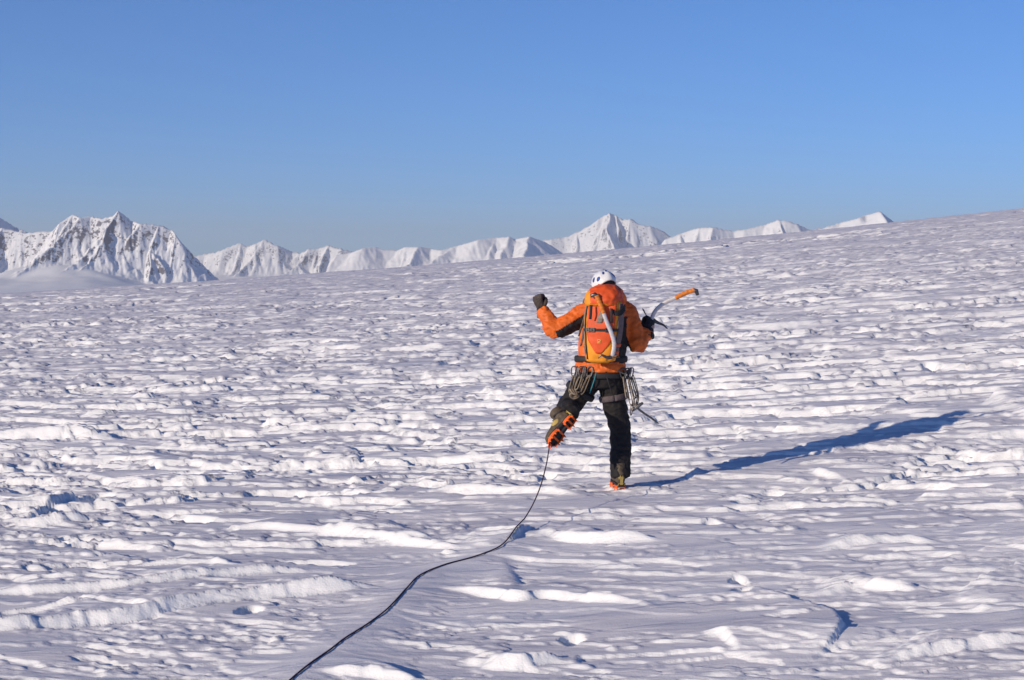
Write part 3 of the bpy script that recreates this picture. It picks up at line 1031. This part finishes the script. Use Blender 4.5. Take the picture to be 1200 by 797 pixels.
def make_boot(M, label):
    up = MB()
    prof = [(-.005, .026, .03, .10), (.012, .038, .02, .15), (.04, .044, .02, .17), (.08, .045, .02, .17), (.12, .045, .02, .145), (.16, .049, .02, .115), (.20, .052, .02, .10), (.24, .052, .02, .092), (.275, .046, .02, .082), (.300, .032, .022, .066), (.308, .015, .028, .05)]
    up.loft([boot_ring(*p) for p in prof])
    up.tube([(0, .055, .10), (0, .052, .16), (0, .048, .215)], [.060, .056, .056], 18, flat=(1.12, .95), up=(0, 1, 0))
    um = fuse(up, .006, 3, 'boot')
    crumple(um, .003, 30, (1, 1, 1), 8)
    um.transform(M)
    o = part('boot', um, BOOT, person, label=label)
    so = MB()
    outl = [(-.008, .024), (.01, .040), (.04, .045), (.09, .041), (.14, .044), (.20, .055), (.25, .053), (.285, .040), (.308, .020)]
    rings = []
    for z in (.0, .028):
        rings.append([Vector((w, y, z)) for y, w in outl] + [Vector((-w, y, z)) for y, w in reversed(outl)])
    so.loft(rings)
    so.xf(M)
    part('sole', so.mesh('sole', False), RUBBER, o)
    yp = MB()
    yp.tube([(0, -.004, .07), (0, .002, .11), (0, .006, .15)], [.024, .030, .026], 12, flat=(.35, 1.0), up=(0, 1, 0))
    yp.xf(M)
    part('heel_panel', yp, BOOTY, o)
    for s in (-1, 1):
        sp = MB().ball((s * .043, .13, .085), (.008, .045, .028), 12, 8)
        sp.xf(M)
        part('side_panel', sp, BOOTY, o)
    lc = MB()
    for k in range(5):
        y = .10 + .024 * k
        z = .168 - .017 * k
        lc.tube([(-.03, y, z - .008), (0, y + .004, z + .004), (.03, y, z - .008)], .0035, 6)
    lc.xf(M)
    part('laces', lc, WEBG, o)
    return o


def make_crampon(M, label, base):
    t = thing('crampon', label, 'crampon', base, 'pair of orange crampons')
    outl_f = [(.165, .047), (.205, .056), (.25, .054), (.283, .043), (.305, .022)]
    outl_h = [(.0, .034), (.02, .042), (.05, .046), (.09, .041)]

    def plate(outl, name):
        pb = MB()
        for s in (-1, 1):
            path = [Vector((s * w, y, -.004)) for y, w in outl]
            rows = []
            for z in (-.014, .017):
                rows.append([(p + Vector((0, 0, z)), Vector((s, 0, 0))) for p in path])
            pb.band(rows, .004)
        for y, w in (outl[0], outl[-1]):
            pb.box((0, y, -.005), (2 * w, .016, .007))
        pb.box((0, (outl[0][0] + outl[-1][0]) / 2, -.005), (2 * outl[1][1], .018, .006))
        pb.xf(M)
        return part(name, pb.mesh(name, False), CRAMP, t)
    fp = plate(outl_f, 'front_plate')
    hp = plate(outl_h, 'heel_plate')

    def spike(p, d, parent, L=.034):
        sb = MB()
        d = Vector(d).normalized()
        sb.tube([Vector(p), Vector(p) + d * L * .5, Vector(p) + d * L], [.0105, .007, .0015], 4, flat=(1, .45), up=(0, 1, 0))
        sb.xf(M)
        part('spike', sb.mesh('spike', False), CRAMP, parent)
    for y, w in outl_f[:4]:
        for s in (-1, 1):
            spike((s * w, y, -.008), (s * .18, .1, -1), fp)
    for s in (-1, 1):
        spike((s * .018, .300, -.004), (0, 1, -.45), fp, .048)
    for y, w in (outl_h[0], outl_h[2], outl_h[3]):
        for s in (-1, 1):
            spike((s * w, y, -.008), (s * .18, -.05, -1), hp)
    br = MB().box((0, .13, -.004), (.020, .10, .004))
    br.xf(M)
    part('link_bar', br.mesh('link_bar', False), DSTEEL, t)
    hl = MB()
    hl.box((0, -.013, .065), (.026, .012, .085))
    hl.tube([(-.03, .0, .01), (-.026, -.010, .03), (0, -.012, .034), (.026, -.010, .03), (.03, .0, .01)], .0035, 6)
    hl.xf(M)
    part('heel_lever', hl.mesh('heel_lever', False), BOOTY, t)
    bl = MB().tube([(-.05, .25, .0), (-.046, .275, .028), (0, .318, .038), (.046, .275, .028), (.05, .25, .0)], .004, 6)
    bl.xf(M)
    part('toe_bail', bl, STEEL, t)
    stp = MB().tube([(-.058, .02, .115), (-.055, .09, .14), (0, .115, .165), (.055, .09, .14), (.058, .02, .115), (0, -.022, .10), (-.058, .02, .115)], .009, 6, cap=False, flat=(1, .25), up=(0, 0, 1))
    stp.xf(M)
    part('ankle_strap', stp, WEB, t)
    return t


def frame(o, toe, up):
    Y = Vector(toe).normalized()
    Z = Vector(up)
    Z = (Z - Y * Z.dot(Y)).normalized()
    X = Y.cross(Z)
    M = Matrix.Identity(4)
    for i in range(3):
        M[i][0], M[i][1], M[i][2], M[i][3] = X[i] * .9, Y[i] * .9, Z[i] * .9, o[i]
    return M


MR = frame(Vector((-.005, -.075, .035)), (-.12, 1, .04), (0, 0, 1))
make_boot(MR, 'boot standing on the snow')
make_crampon(MR, 'orange crampon under the boot that stands on the snow', (0, 0, 0))
ML = frame(F(669, 480, -.42), (-.62, -.12, -.72), (-.42, .72, .40))
make_boot(ML, 'raised boot with its sole turned back')
make_crampon(ML, 'orange crampon under the raised left boot, spikes in the air', F(660, 488, -.40))

# ------------------------------------------------------------------ helmet
helm = thing('climbing_helmet', 'white climbing helmet with blue vents on the climber\'s head', 'helmet', HEADC)
HC = HEADC + HR @ Vector((0, 0, .022))


def helm_pt(az, t, off=0.0):
    """az 0 at the nape, 90 at the right ear; t 0 at the rim, 1 at the crown."""
    ca = math.cos(az)
    rim = -.035 + .035 * max(0, ca) ** 2 - .020 * abs(math.sin(az)) ** 3
    z0 = math.asin(max(-.9, rim / .115))
    th = z0 + (math.pi / 2 - z0) * t
    rx, ry, rz = .091 + off, .116 + off, .104 + off
    flare = 1 + .04 * (1 - t) ** 6
    p = Vector((math.sin(az) * math.cos(th) * rx * flare, -ca * math.cos(th) * ry * flare, math.sin(th) * rz))
    # shallow ribs over the crown
    rib = .004 * math.cos(az * 6) * math.sin(math.pi * t) ** 2
    p *= 1 + rib / .11
    return HC + HR @ p


b = MB()
n, k = 48, 14
for inner in (0, 1):
    vs = [helm_pt(2 * math.pi * j / n, i / k * .985, -.012 * inner) for i in range(k + 1) for j in range(n)]
    fs = [(i * n + j, i * n + (j + 1) % n, (i + 1) * n + (j + 1) % n, (i + 1) * n + j) for i in range(k) for j in range(n)]
    fs.append(tuple(k * n + j for j in range(n)))
    b.add(vs, fs)
o2 = (k + 1) * n
b.f += [(j, (j + 1) % n, o2 + (j + 1) % n, o2 + j) for j in range(n)]
b.m += [0] * n
shell = part('shell', b, WHITE, helm)
for az, t, w, h in ((-62, .30, .16, .10), (-35, .52, .13, .12), (-8, .62, .16, .10), (20, .80, .16, .07), (38, .40, .12, .16), (62, .42, .12, .14), (95, .38, .14, .12), (-95, .38, .14, .12), (-10, .86, .22, .05), (140, .4, .12, .12), (-140, .4, .12, .12)):
    rows = []
    for i in range(5):
        r = []
        for j in range(5):
            a = math.radians(az) + w * (j / 4 * 2 - 1) * (1 - .45 * abs(i / 4 * 2 - 1))
            tt = t + h * (i / 4 * 2 - 1) * .8
            p = helm_pt(a, tt, .0005)
            r.append((p, (p - HC).normalized()))
        rows.append(r)
    part('vent', MB().band(rows, .0022), BLUE, shell)
st = MB()
for s in (-1, 1):
    st.tube([helm_pt(math.radians(100 * s), .02), HEADC + HR @ Vector((s * .078, .03, -.07)), HEADC + HR @ Vector((s * .02, .055, -.112))], .007, 6, flat=(1, .3))
part('chin_strap', st, WEB, helm)

# ------------------------------------------------------------------ backpack
PB = F(708, 414, -.27)
pack = thing('backpack', 'orange and yellow climbing backpack on the climber\'s back', 'backpack', F(708, 414, -.27))
PROT = math.radians(-17)
PZ0, PZ1 = F(0, 416).z, F(0, 348).z


def pack_pt(phi, t, off=0.0):
    """phi 0 looks back at the camera, + towards the climber's right; t height 0..1."""
    a = .149 * (1 - .26 * (1 - t) ** 3.2 - .10 * max(0, t - .8) * 5 * .5) + off
    d = .118 * (1 - .42 * (1 - t) ** 3.0 - .12 * max(0, t - .75) * 4 * .5) + off
    s, c = math.sin(phi), math.cos(phi)
    p = 2.9
    x = a * math.copysign(abs(s) ** (2 / p), s)
    y = -d * math.copysign(abs(c) ** (2 / p), c)
    x, y = x * math.cos(PROT) - y * math.sin(PROT), x * math.sin(PROT) + y * math.cos(PROT)
    z = PZ0 + (PZ1 - PZ0) * t
    wob = .006 * mnoise.noise(Vector((x * 12, y * 12, z * 9)))
    cx = F(702 + 5.5 * t, 0).x
    return Vector((cx + x * (1 + wob / .13), -.268 + .015 * t + y * (1 + wob / .13), z))


def pack_n(phi, t):
    e = .02
    u = pack_pt(phi + e, t) - pack_pt(phi - e, t)
    w = pack_pt(phi, min(1, t + e)) - pack_pt(phi, max(0, t - e))
    return u.cross(w).normalized()


def pack_band(p0, p1, t0, t1, thick, na=10, nt=4):
    rows = []
    for i in range(nt):
        t = t0(i / (nt - 1)) if callable(t0) else t0 + (t1 - t0) * i / (nt - 1)
        r = []
        for j in range(na):
            a, c = (p0(i / (nt - 1)), p1(i / (nt - 1))) if callable(p0) else (p0, p1)
            ph = math.radians(a + (c - a) * j / (na - 1))
            tt = t(j / (na - 1)) if callable(t) else t
            r.append((pack_pt(ph, tt), pack_n(ph, tt)))
        rows.append(r)
    return MB().band(rows, thick)


b = MB()
rings = [[pack_pt(2 * math.pi * j / 56, t) for j in range(56)] for t in [0, .015, .04, .08, .14, .22, .3, .38, .46, .54, .62, .7, .78, .86, .93, 1.0]]
c0 = sum(rings[0], Vector()) / 56
rings = [[c0 + (p - c0) * .6 + Vector((0, 0, -.018)) for p in rings[0]]] + rings
b.loft(rings)
bm_ = b.mesh('main_bag')
crumple(bm_, .006, 14, (1, 1, 1.5), 12)
bag = part('main_bag', bm_, PYEL, pack, label='yellow-orange main bag')
# red-orange centre panel, narrowing to a shield below
pn_ = pack_band(lambda s: -38 + 34 * max(0, 1 - s / .35) ** 1.3, lambda s: 42 - 40 * max(0, 1 - s / .35) ** 1.3, .13, 1.0, .007, 14, 26)
pm = pn_.mesh('center_panel')
crumple(pm, .004, 18, (1, 1, 1.4), 13)
panel = part('center_panel', pm, PRED, pack, label='red-orange centre panel')
part('side_panel', pack_band(56, 118, .10, .96, .006, 12, 16), PGREY, pack, label='grey mesh side panel')
for t in (.50,):
    part('compression_strap', pack_band(-56, 60, t, t + .045, .010, 20, 3), WEB, pack)
part('compression_strap', pack_band(58, 120, .24, .29, .012, 10, 3), PRED, pack)
part('compression_strap', pack_band(58, 120, .12, .17, .012, 10, 3), PRED, pack)
part('seam_strap', pack_band(lambda s: -50 - 3 * s, lambda s: -44 - 3 * s, .03, .98, .009, 4, 20), WEB, pack)
part('seam_strap', pack_band(-92, -80, .0, .95, .009, 4, 20), WEBG, pack)
part('tool_strap', pack_band(lambda s: -6 + 6 * s, lambda s: 2 + 6 * s, .64, .86, .010, 4, 8), WEBG, pack)
for ph, t in ((-14, .525), (16, .522), (-30, .525)):
    p = pack_pt(math.radians(ph), t)
    nn = pack_n(math.radians(ph), t)
    M = nn.to_track_quat('Y', 'Z').to_matrix()
    bb = MB()
    for sx in (-1, 1):
        bb.box(p + nn * .014 + M @ Vector((sx * .013, 0, 0)), (.006, .010, .034), M)
        bb.box(p + nn * .014 + M @ Vector((0, 0, sx * .014)), (.030, .010, .006), M)
    bb.box(p + nn * .014, (.030, .008, .005), M)
    part('buckle', bb.mesh('buckle', False), DSTEEL if ph > -20 else WEBG, pack)
# small printed badge low on the panel: a ring over a bar
lg = MB()
p = pack_pt(math.radians(0), .335)
nn = pack_n(0, .335)
M = nn.to_track_quat('Y', 'Z').to_matrix()
lg.tube([p + nn * .009 + M @ Vector((.013 * math.cos(w), 0, .008 * math.sin(w) + .006)) for w in [2 * math.pi * q / 16 for q in range(17)]], .0028, 6, cap=False)
lg.box(p + nn * .009 + M @ Vector((0, 0, -.012)), (.030, .004, .005), M)
part('badge', lg, mat('pale_yellow_print', (0.75, 0.50, 0.12), .6), panel)
# lid
b = MB()
LC = F(704, 344, -.265)
for i in range(11):
    pass
rings = []
for i in range(13):
    t = i / 12
    th = -math.pi / 2 + math.pi * t
    cz = math.sin(th)
    rr = abs(math.cos(th)) ** .55
    rings.append([Vector((LC.x + .006 + .026 * cz + (x * math.cos(PROT) - y * math.sin(PROT)), LC.y + .04 * cz + (x * math.sin(PROT) + y * math.cos(PROT)), LC.z + .022 + cz * .088 - .03 * (x / .15) ** 2))
                  for x, y in [(.150 * rr * math.copysign(abs(math.cos(w)) ** .75, math.cos(w)), .128 * rr * math.copysign(abs(math.sin(w)) ** .75, math.sin(w))) for w in [2 * math.pi * q / 40 for q in range(40)]]])
b.loft(rings[1:-1])
b.ball(F(722, 350, -.275), (.05, .075, .05), 16, 10)
lm = fuse(b, .009, 3, 'lid')
crumple(lm, .011, 13, (1, 1, 1.3), 15)
lm.update()
for pl in lm.polygons:
    pl.material_index = 1 if (pl.center.x < F(689, 0).x or pl.normal.z < -.45) else 0
lid = part('lid', lm, [PRED, PYEL], pack, label='red-orange top lid')


def lid_strap(u0, v0, u1, v1, y, w, m, name='lid_strap'):
    a, c = F(u0, v0, y), F(u1, v1, y)
    part(name, MB().tube(spline([a, (a + c) / 2 + Vector((0, -.008, 0)), c], 4), w, 6, flat=(1, .3), up=(1, 0, 0)), m, pack)


# rope coil stuffed under the lid on the shaded side
cb = MB()
for q in range(4):
    cb.tube(spline([F(712, 356 + 1.5 * q, -.385 + .006 * q), F(718, 360 + q, -.392), F(724, 357 + 2 * q, -.375), F(729, 352 + 2 * q, -.33)], 4), .0065, 6)
part('haul_loop', cb, WEB, pack)
lid_strap(690, 352, 689, 368, -.388, .011, WEB)
lid_strap(713, 356, 713, 372, -.402, .011, WEB)
# shoulder and load straps, hip belt
for s, pts in ((-1, [F(690, 343, -.15), F(684, 350, -.02), F(684, 368, .02), F(683, 385, -.08), F(680, 398, -.16)]),
               (1, [F(724, 342, -.15), F(731, 348, -.02), F(733, 362, .11), F(732, 385, .10), F(730, 400, -.10)])):
    part('shoulder_strap', MB().tube(spline(pts, 6), .027, 8, flat=(1, .32)), PGREY if s < 0 else WEB, pack)
part('load_strap', MB().tube(spline([F(684, 364, -.20), F(681, 374, -.24), F(677, 388, -.20)], 6), .014, 8, flat=(1, .3)), WEBG, pack)
hb = MB()
rows = []
for v, o in ((419.5, -.004), (417.5, .004), (414, .004), (412, -.004)):
    c = F(704, v)
    r = []
    for j in range(41):
        w = 2 * math.pi * j / 40
        e = Vector((math.cos(w) * (.206 + o), math.sin(w) * (.150 + o), 0))
        e = Matrix.Rotation(TR, 3, 'Z') @ e
        r.append((c + e, e.normalized()))
    rows.append(r)
part('hip_belt', hb.band(rows, .006), WEB, pack)


# ------------------------------------------------------------------ ice axes
def ice_axe(label, shaft, grip, head, pick, adze, y_up, group='ice axes'):
    t = thing('ice_axe', label, 'ice axe', head, group)
    part('shaft', MB().tube(spline(shaft, 6), .0145, 10, flat=(1.15, .75), up=y_up), SHAFT, t)
    g = part('grip', MB().tube(spline(grip, 6), [.0165 + .0015 * math.sin(i * 1.9) for i in range((len(grip) - 1) * 6 + 1)], 12, flat=(1.15, .85), up=y_up), GRIP, t)
    e = Vector(grip[-1])
    d = (e - Vector(grip[-2])).normalized()
    U = Vector(y_up)
    U = (U - d * U.dot(d)).normalized()
    part('pommel', MB().tube([e - d * .006, e + d * .012 - U * .008, e + d * .014 - U * .045], [.018, .018, .013], 8, flat=(1, .8)), DSTEEL, g)
    h = part('head', MB().tube([Vector(pick[0]), Vector(head), Vector(adze[0])], [.013, .019, .013], 8, flat=(1, .6)), DSTEEL, t)
    pk = spline(pick, 5)
    part('pick', MB().tube(pk, [.012 - .0085 * i / (len(pk) - 1) for i in range(len(pk))], 6, flat=(1.3, .35)), DSTEEL, h)
    ad = spline(adze, 4)
    part('adze', MB().tube(ad, [.010 + .010 * i / (len(ad) - 1) for i in range(len(ad))], 8, flat=(.25, 1.2)), DSTEEL, h)
    return t


yh = .10
ice_axe('silver ice axe with orange grip held up in the right hand',
        [F(764, 370, yh), F(768, 361, yh), F(775, 353.5, yh - .01), F(784, 348, yh - .02), F(794, 343.5, yh - .03)],
        [F(792, 344.5, yh - .03), F(800, 340.5, yh - .035), F(807, 337.5, yh - .04), F(814, 335.5, yh - .045)],
        F(764, 369, yh), [F(764, 369, yh), F(772, 374, yh), F(778, 376.5, yh), F(783, 381, yh)],
        [F(764, 369, yh), F(758, 365, yh), F(754, 358, yh - .02)], (0, 0, 1))
ya = -.412
ice_axe('ice axe with pale shaft strapped down the back of the backpack',
        [F(703.5, 360, ya - .002), F(708, 372, ya + .002), F(713, 384, ya + .01), F(716, 396, ya + .016), F(714.5, 410, ya + .03)],
        [F(704, 361, ya - .002), F(701, 353, ya), F(698.5, 347, ya + .002), F(696, 341, ya + .006)],
        F(714, 411, ya + .03), [F(714, 411, ya + .03), F(708, 411.5, ya + .02), F(702, 409, ya + .012), F(698, 412.5, ya + .02)],
        [F(714, 411, ya + .03), F(718, 412, ya + .035), F(722, 411, ya + .04)], (1, 0, 0))

# ------------------------------------------------------------------ harness and rack
har = thing('climbing_harness', 'dark climbing harness with grey leg loop round the climber\'s hips', 'harness', F(704, 430, 0))
rows = []
for v, o in ((438, .0), (436.5, .004), (433, .004), (431, .0)):
    c = F(704, v)
    r = []
    for j in range(41):
        w = 2 * math.pi * j / 40
        e = Matrix.Rotation(TR, 3, 'Z') @ Vector((math.cos(w) * (.196 + o), math.sin(w) * (.140 + o), 0))
        r.append((c + e, e.normalized()))
    rows.append(r)
part('waist_belt', MB().band(rows, .006), WEB, har)


def leg_loop(c, axis, r, m, label=None):
    q = Vector(axis).normalized().to_track_quat('Z', 'Y').to_matrix()
    rows = []
    for z, o in ((-.024, 0), (-.012, .006), (.012, .006), (.024, 0)):
        rr = []
        for j in range(33):
            w = 2 * math.pi * j / 32
            e = q @ Vector((math.cos(w), math.sin(w), 0))
            rr.append((Vector(c) + e * (r + o) + q @ Vector((0, 0, z)), e))
        rows.append(rr)
    part('leg_loop', MB().band(rows, .005), m, har, label=label)


leg_loop(F(719.5, 461, .018), F(717, 445) - F(722, 475), .112, GREYBAND, 'grey leg loop on the standing leg')
leg_loop(F(680, 454, .015), HIP_L - F(673, 464, .02), .118, WEB)
for u in (698, 708):
    part('riser', MB().tube(spline([F(u, 429, -.135), F(u + (u - 703) * .6, 440, -.15), F(u + (u - 703) * 1.6, 455, -.125)], 5), .005, 6), TEAL if u == 698 else WEB, har)
gl = {}
for nm, pts in (('l', [F(688, 427, -.13), F(678, 432, -.10), F(674, 429, .0)]), ('r', [F(722, 428, -.13), F(732, 433, -.10), F(735, 429, .0)])):
    part('gear_loop', MB().tube(spline(pts, 6), .005, 6), WEBG, har)


def carabiner(c, L, W, ax, side, root, m=STEEL):
    """Oval snap link, long axis ax."""
    ax = Vector(ax).normalized()
    sd = Vector(side)
    sd = (sd - ax * sd.dot(ax)).normalized()
    pts = []
    for q in range(21):
        w = 2 * math.pi * q / 20
        pts.append(Vector(c) + ax * (L / 2 * math.copysign(abs(math.sin(w)) ** .7, math.sin(w))) + sd * (W / 2 * math.copysign(abs(math.cos(w)) ** .7, math.cos(w)) * (1 + .2 * math.sin(w))))
    part('carabiner', MB().tube(pts, .0052, 6, cap=False), m, root)


def sling_loop(top, bot, w, bow, root, m, r=.0058, name='sling'):
    top, bot = Vector(top), Vector(bot)
    d = (bot - top).normalized()
    sd = Vector((math.cos(bow), math.sin(bow), 0))
    L = (bot - top).length
    prof = [(0, 0), (.08, .5), (.3, .9), (.6, 1.0), (.88, .85), (1.0, .25), (1.0, -.25), (.88, -.85), (.6, -.9), (.3, -.8), (.08, -.5), (0, 0)]
    pts = [top + d * (L * a) + sd * (w * c) for a, c in prof]
    part(name, MB().tube(spline(pts, 3), r, 6, cap=False, flat=(1.2, .6)), m, root)


rk = random.Random(3)
sl = thing('sling_bundle', 'bundle of tan slings and carabiners hanging on the climber\'s left hip', 'slings', F(676, 430, -.1), 'slings hanging from the harness')
for q in range(6):
    u = 671 + 3.4 * q + rk.uniform(-1, 1)
    y = -.13 + .012 * math.sin(q * 2.1)
    carabiner(F(u + 1.5, 430, y), .085, .042, (rk.uniform(-.2, .2), 0, 1), (math.cos(q * 1.3), -math.sin(q * 1.3), 0), sl, STEEL if q % 3 else DSTEEL)
    sling_loop(F(u + 1.5, 434, y), F(668 + 2.6 * q + rk.uniform(-2, 2), 452 + rk.uniform(-3, 5), y - .02), .011 + .006 * rk.random(), rk.uniform(0, 3.1), sl, TAN if q % 2 else PALE)
for q in range(3):      # the tails are wrapped into a knot
    part('knot', MB().tube(spline([F(667 + 3 * q, 450, -.15), F(671 + 2 * q, 455, -.18), F(677 - q, 458, -.165), F(671, 461 - q, -.15), F(667 + q, 456, -.165), F(674 + 2 * q, 453, -.17)], 4), .0075, 6), TAN if q else PALE, sl)
sr = thing('sling_bundle', 'bundle of tan slings and quickdraws hanging on the climber\'s right hip', 'slings', F(738, 432, -.1), 'slings hanging from the harness')
for q in range(6):
    u = 728 + 2.4 * q + rk.uniform(-1, 1)
    y = -.125 + .014 * math.sin(q * 1.7) + .012 * q
    carabiner(F(u, 432, y), .085, .042, (rk.uniform(-.25, .25), 0, 1), (math.cos(q * 1.1), -math.sin(q * 1.1), 0), sr, STEEL if q % 2 else DSTEEL)
    e = F(733 + 2.6 * q + rk.uniform(-1, 1), 463 + rk.uniform(-6, 7), y - .025)
    sling_loop(F(u, 436, y), e, .008 + .006 * rk.random(), rk.uniform(0, 3.1), sr, TAN if q % 3 else PALE)
    if q in (2, 4, 5):
        carabiner(e + Vector((0, 0, -.035)), .085, .042, (rk.uniform(-.3, .3), 0, 1), (math.cos(q), -math.sin(q), 0), sr)
hmr = thing('snow_hammer', 'thin grey metal hammer hanging slanted from the right hip slings', 'hammer', F(745, 470, -.12))
part('handle', MB().tube(spline([F(745, 472, -.12), F(753, 478, -.125), F(762, 484, -.13), F(770, 490, -.135)], 4), [.0095, .009, .009, .009, .0085, .0085, .008, .008, .008, .0075, .007, .006, .004], 8, flat=(1, .7)), DSTEEL, hmr)
part('head', MB().tube([F(739, 475, -.12), F(745, 471, -.12), F(752, 466, -.12)], [.013, .017, .010], 8, flat=(1, .75)), STEEL, hmr)
part('hanging_cord', MB().tube(spline([F(741, 434, -.10), F(745, 448, -.12), F(747, 460, -.13), F(745, 470, -.12)], 5), .0042, 6), WEB, hmr)

# ------------------------------------------------------------------ rope
rope_xy = ROPE_XY
air = [FOOT + F(697, 436, .16), FOOT + F(672, 462, .14), FOOT + F(655, 478, -.12), FOOT + F(649, 494, -.33)] + [Vector(p) for p in (
    (0.3, 13.973, 0.815), (0.282, 13.725, 0.745), (0.258, 13.478, 0.66), (0.215, 13.23, 0.54), (0.155, 12.983, 0.431), (0.085, 12.736, 0.347), (0.03, 12.488, 0.302))]
pts = air + [Vector((x, y, 0)) for x, y in rope_xy]
R = spline(pts, 14)
gx = np.array([p.x for p in R])
gy = np.array([p.y for p in R])
zz = ground(gx, gy)
na = (len(air) - 1) * 14
zg = zz + .005
zg[:na] = [p.z for p in R[:na]]
zg[:na] = np.maximum(zg[:na], zz[:na] + .005)
lock = np.zeros(len(zg), bool)
lock[:9 * 14] = True
lock[-1] = True
# the rope is stiff: it spans small dips
for _ in range(40):
    sm = zg.copy()
    sm[1:-1] = (zg[:-2] + zg[2:]) / 2
    zg = np.where(lock, zg, np.maximum(zz + .004, sm))
out = [Vector((p.x, p.y, float(z))) for p, z in zip(R, zg)]
me = MB().tube(out, .0046, 8).mesh('rope')
o0 = out[-1].copy()
me.transform(Matrix.Translation(-o0))
me.materials.append(ROPE)
ro = bpy.data.objects.new('rope', me)
ro.location = o0
ro['label'] = 'thin dark purple rope running from the raised foot across the snow'
ro['category'] = 'rope'
COL.objects.link(ro)
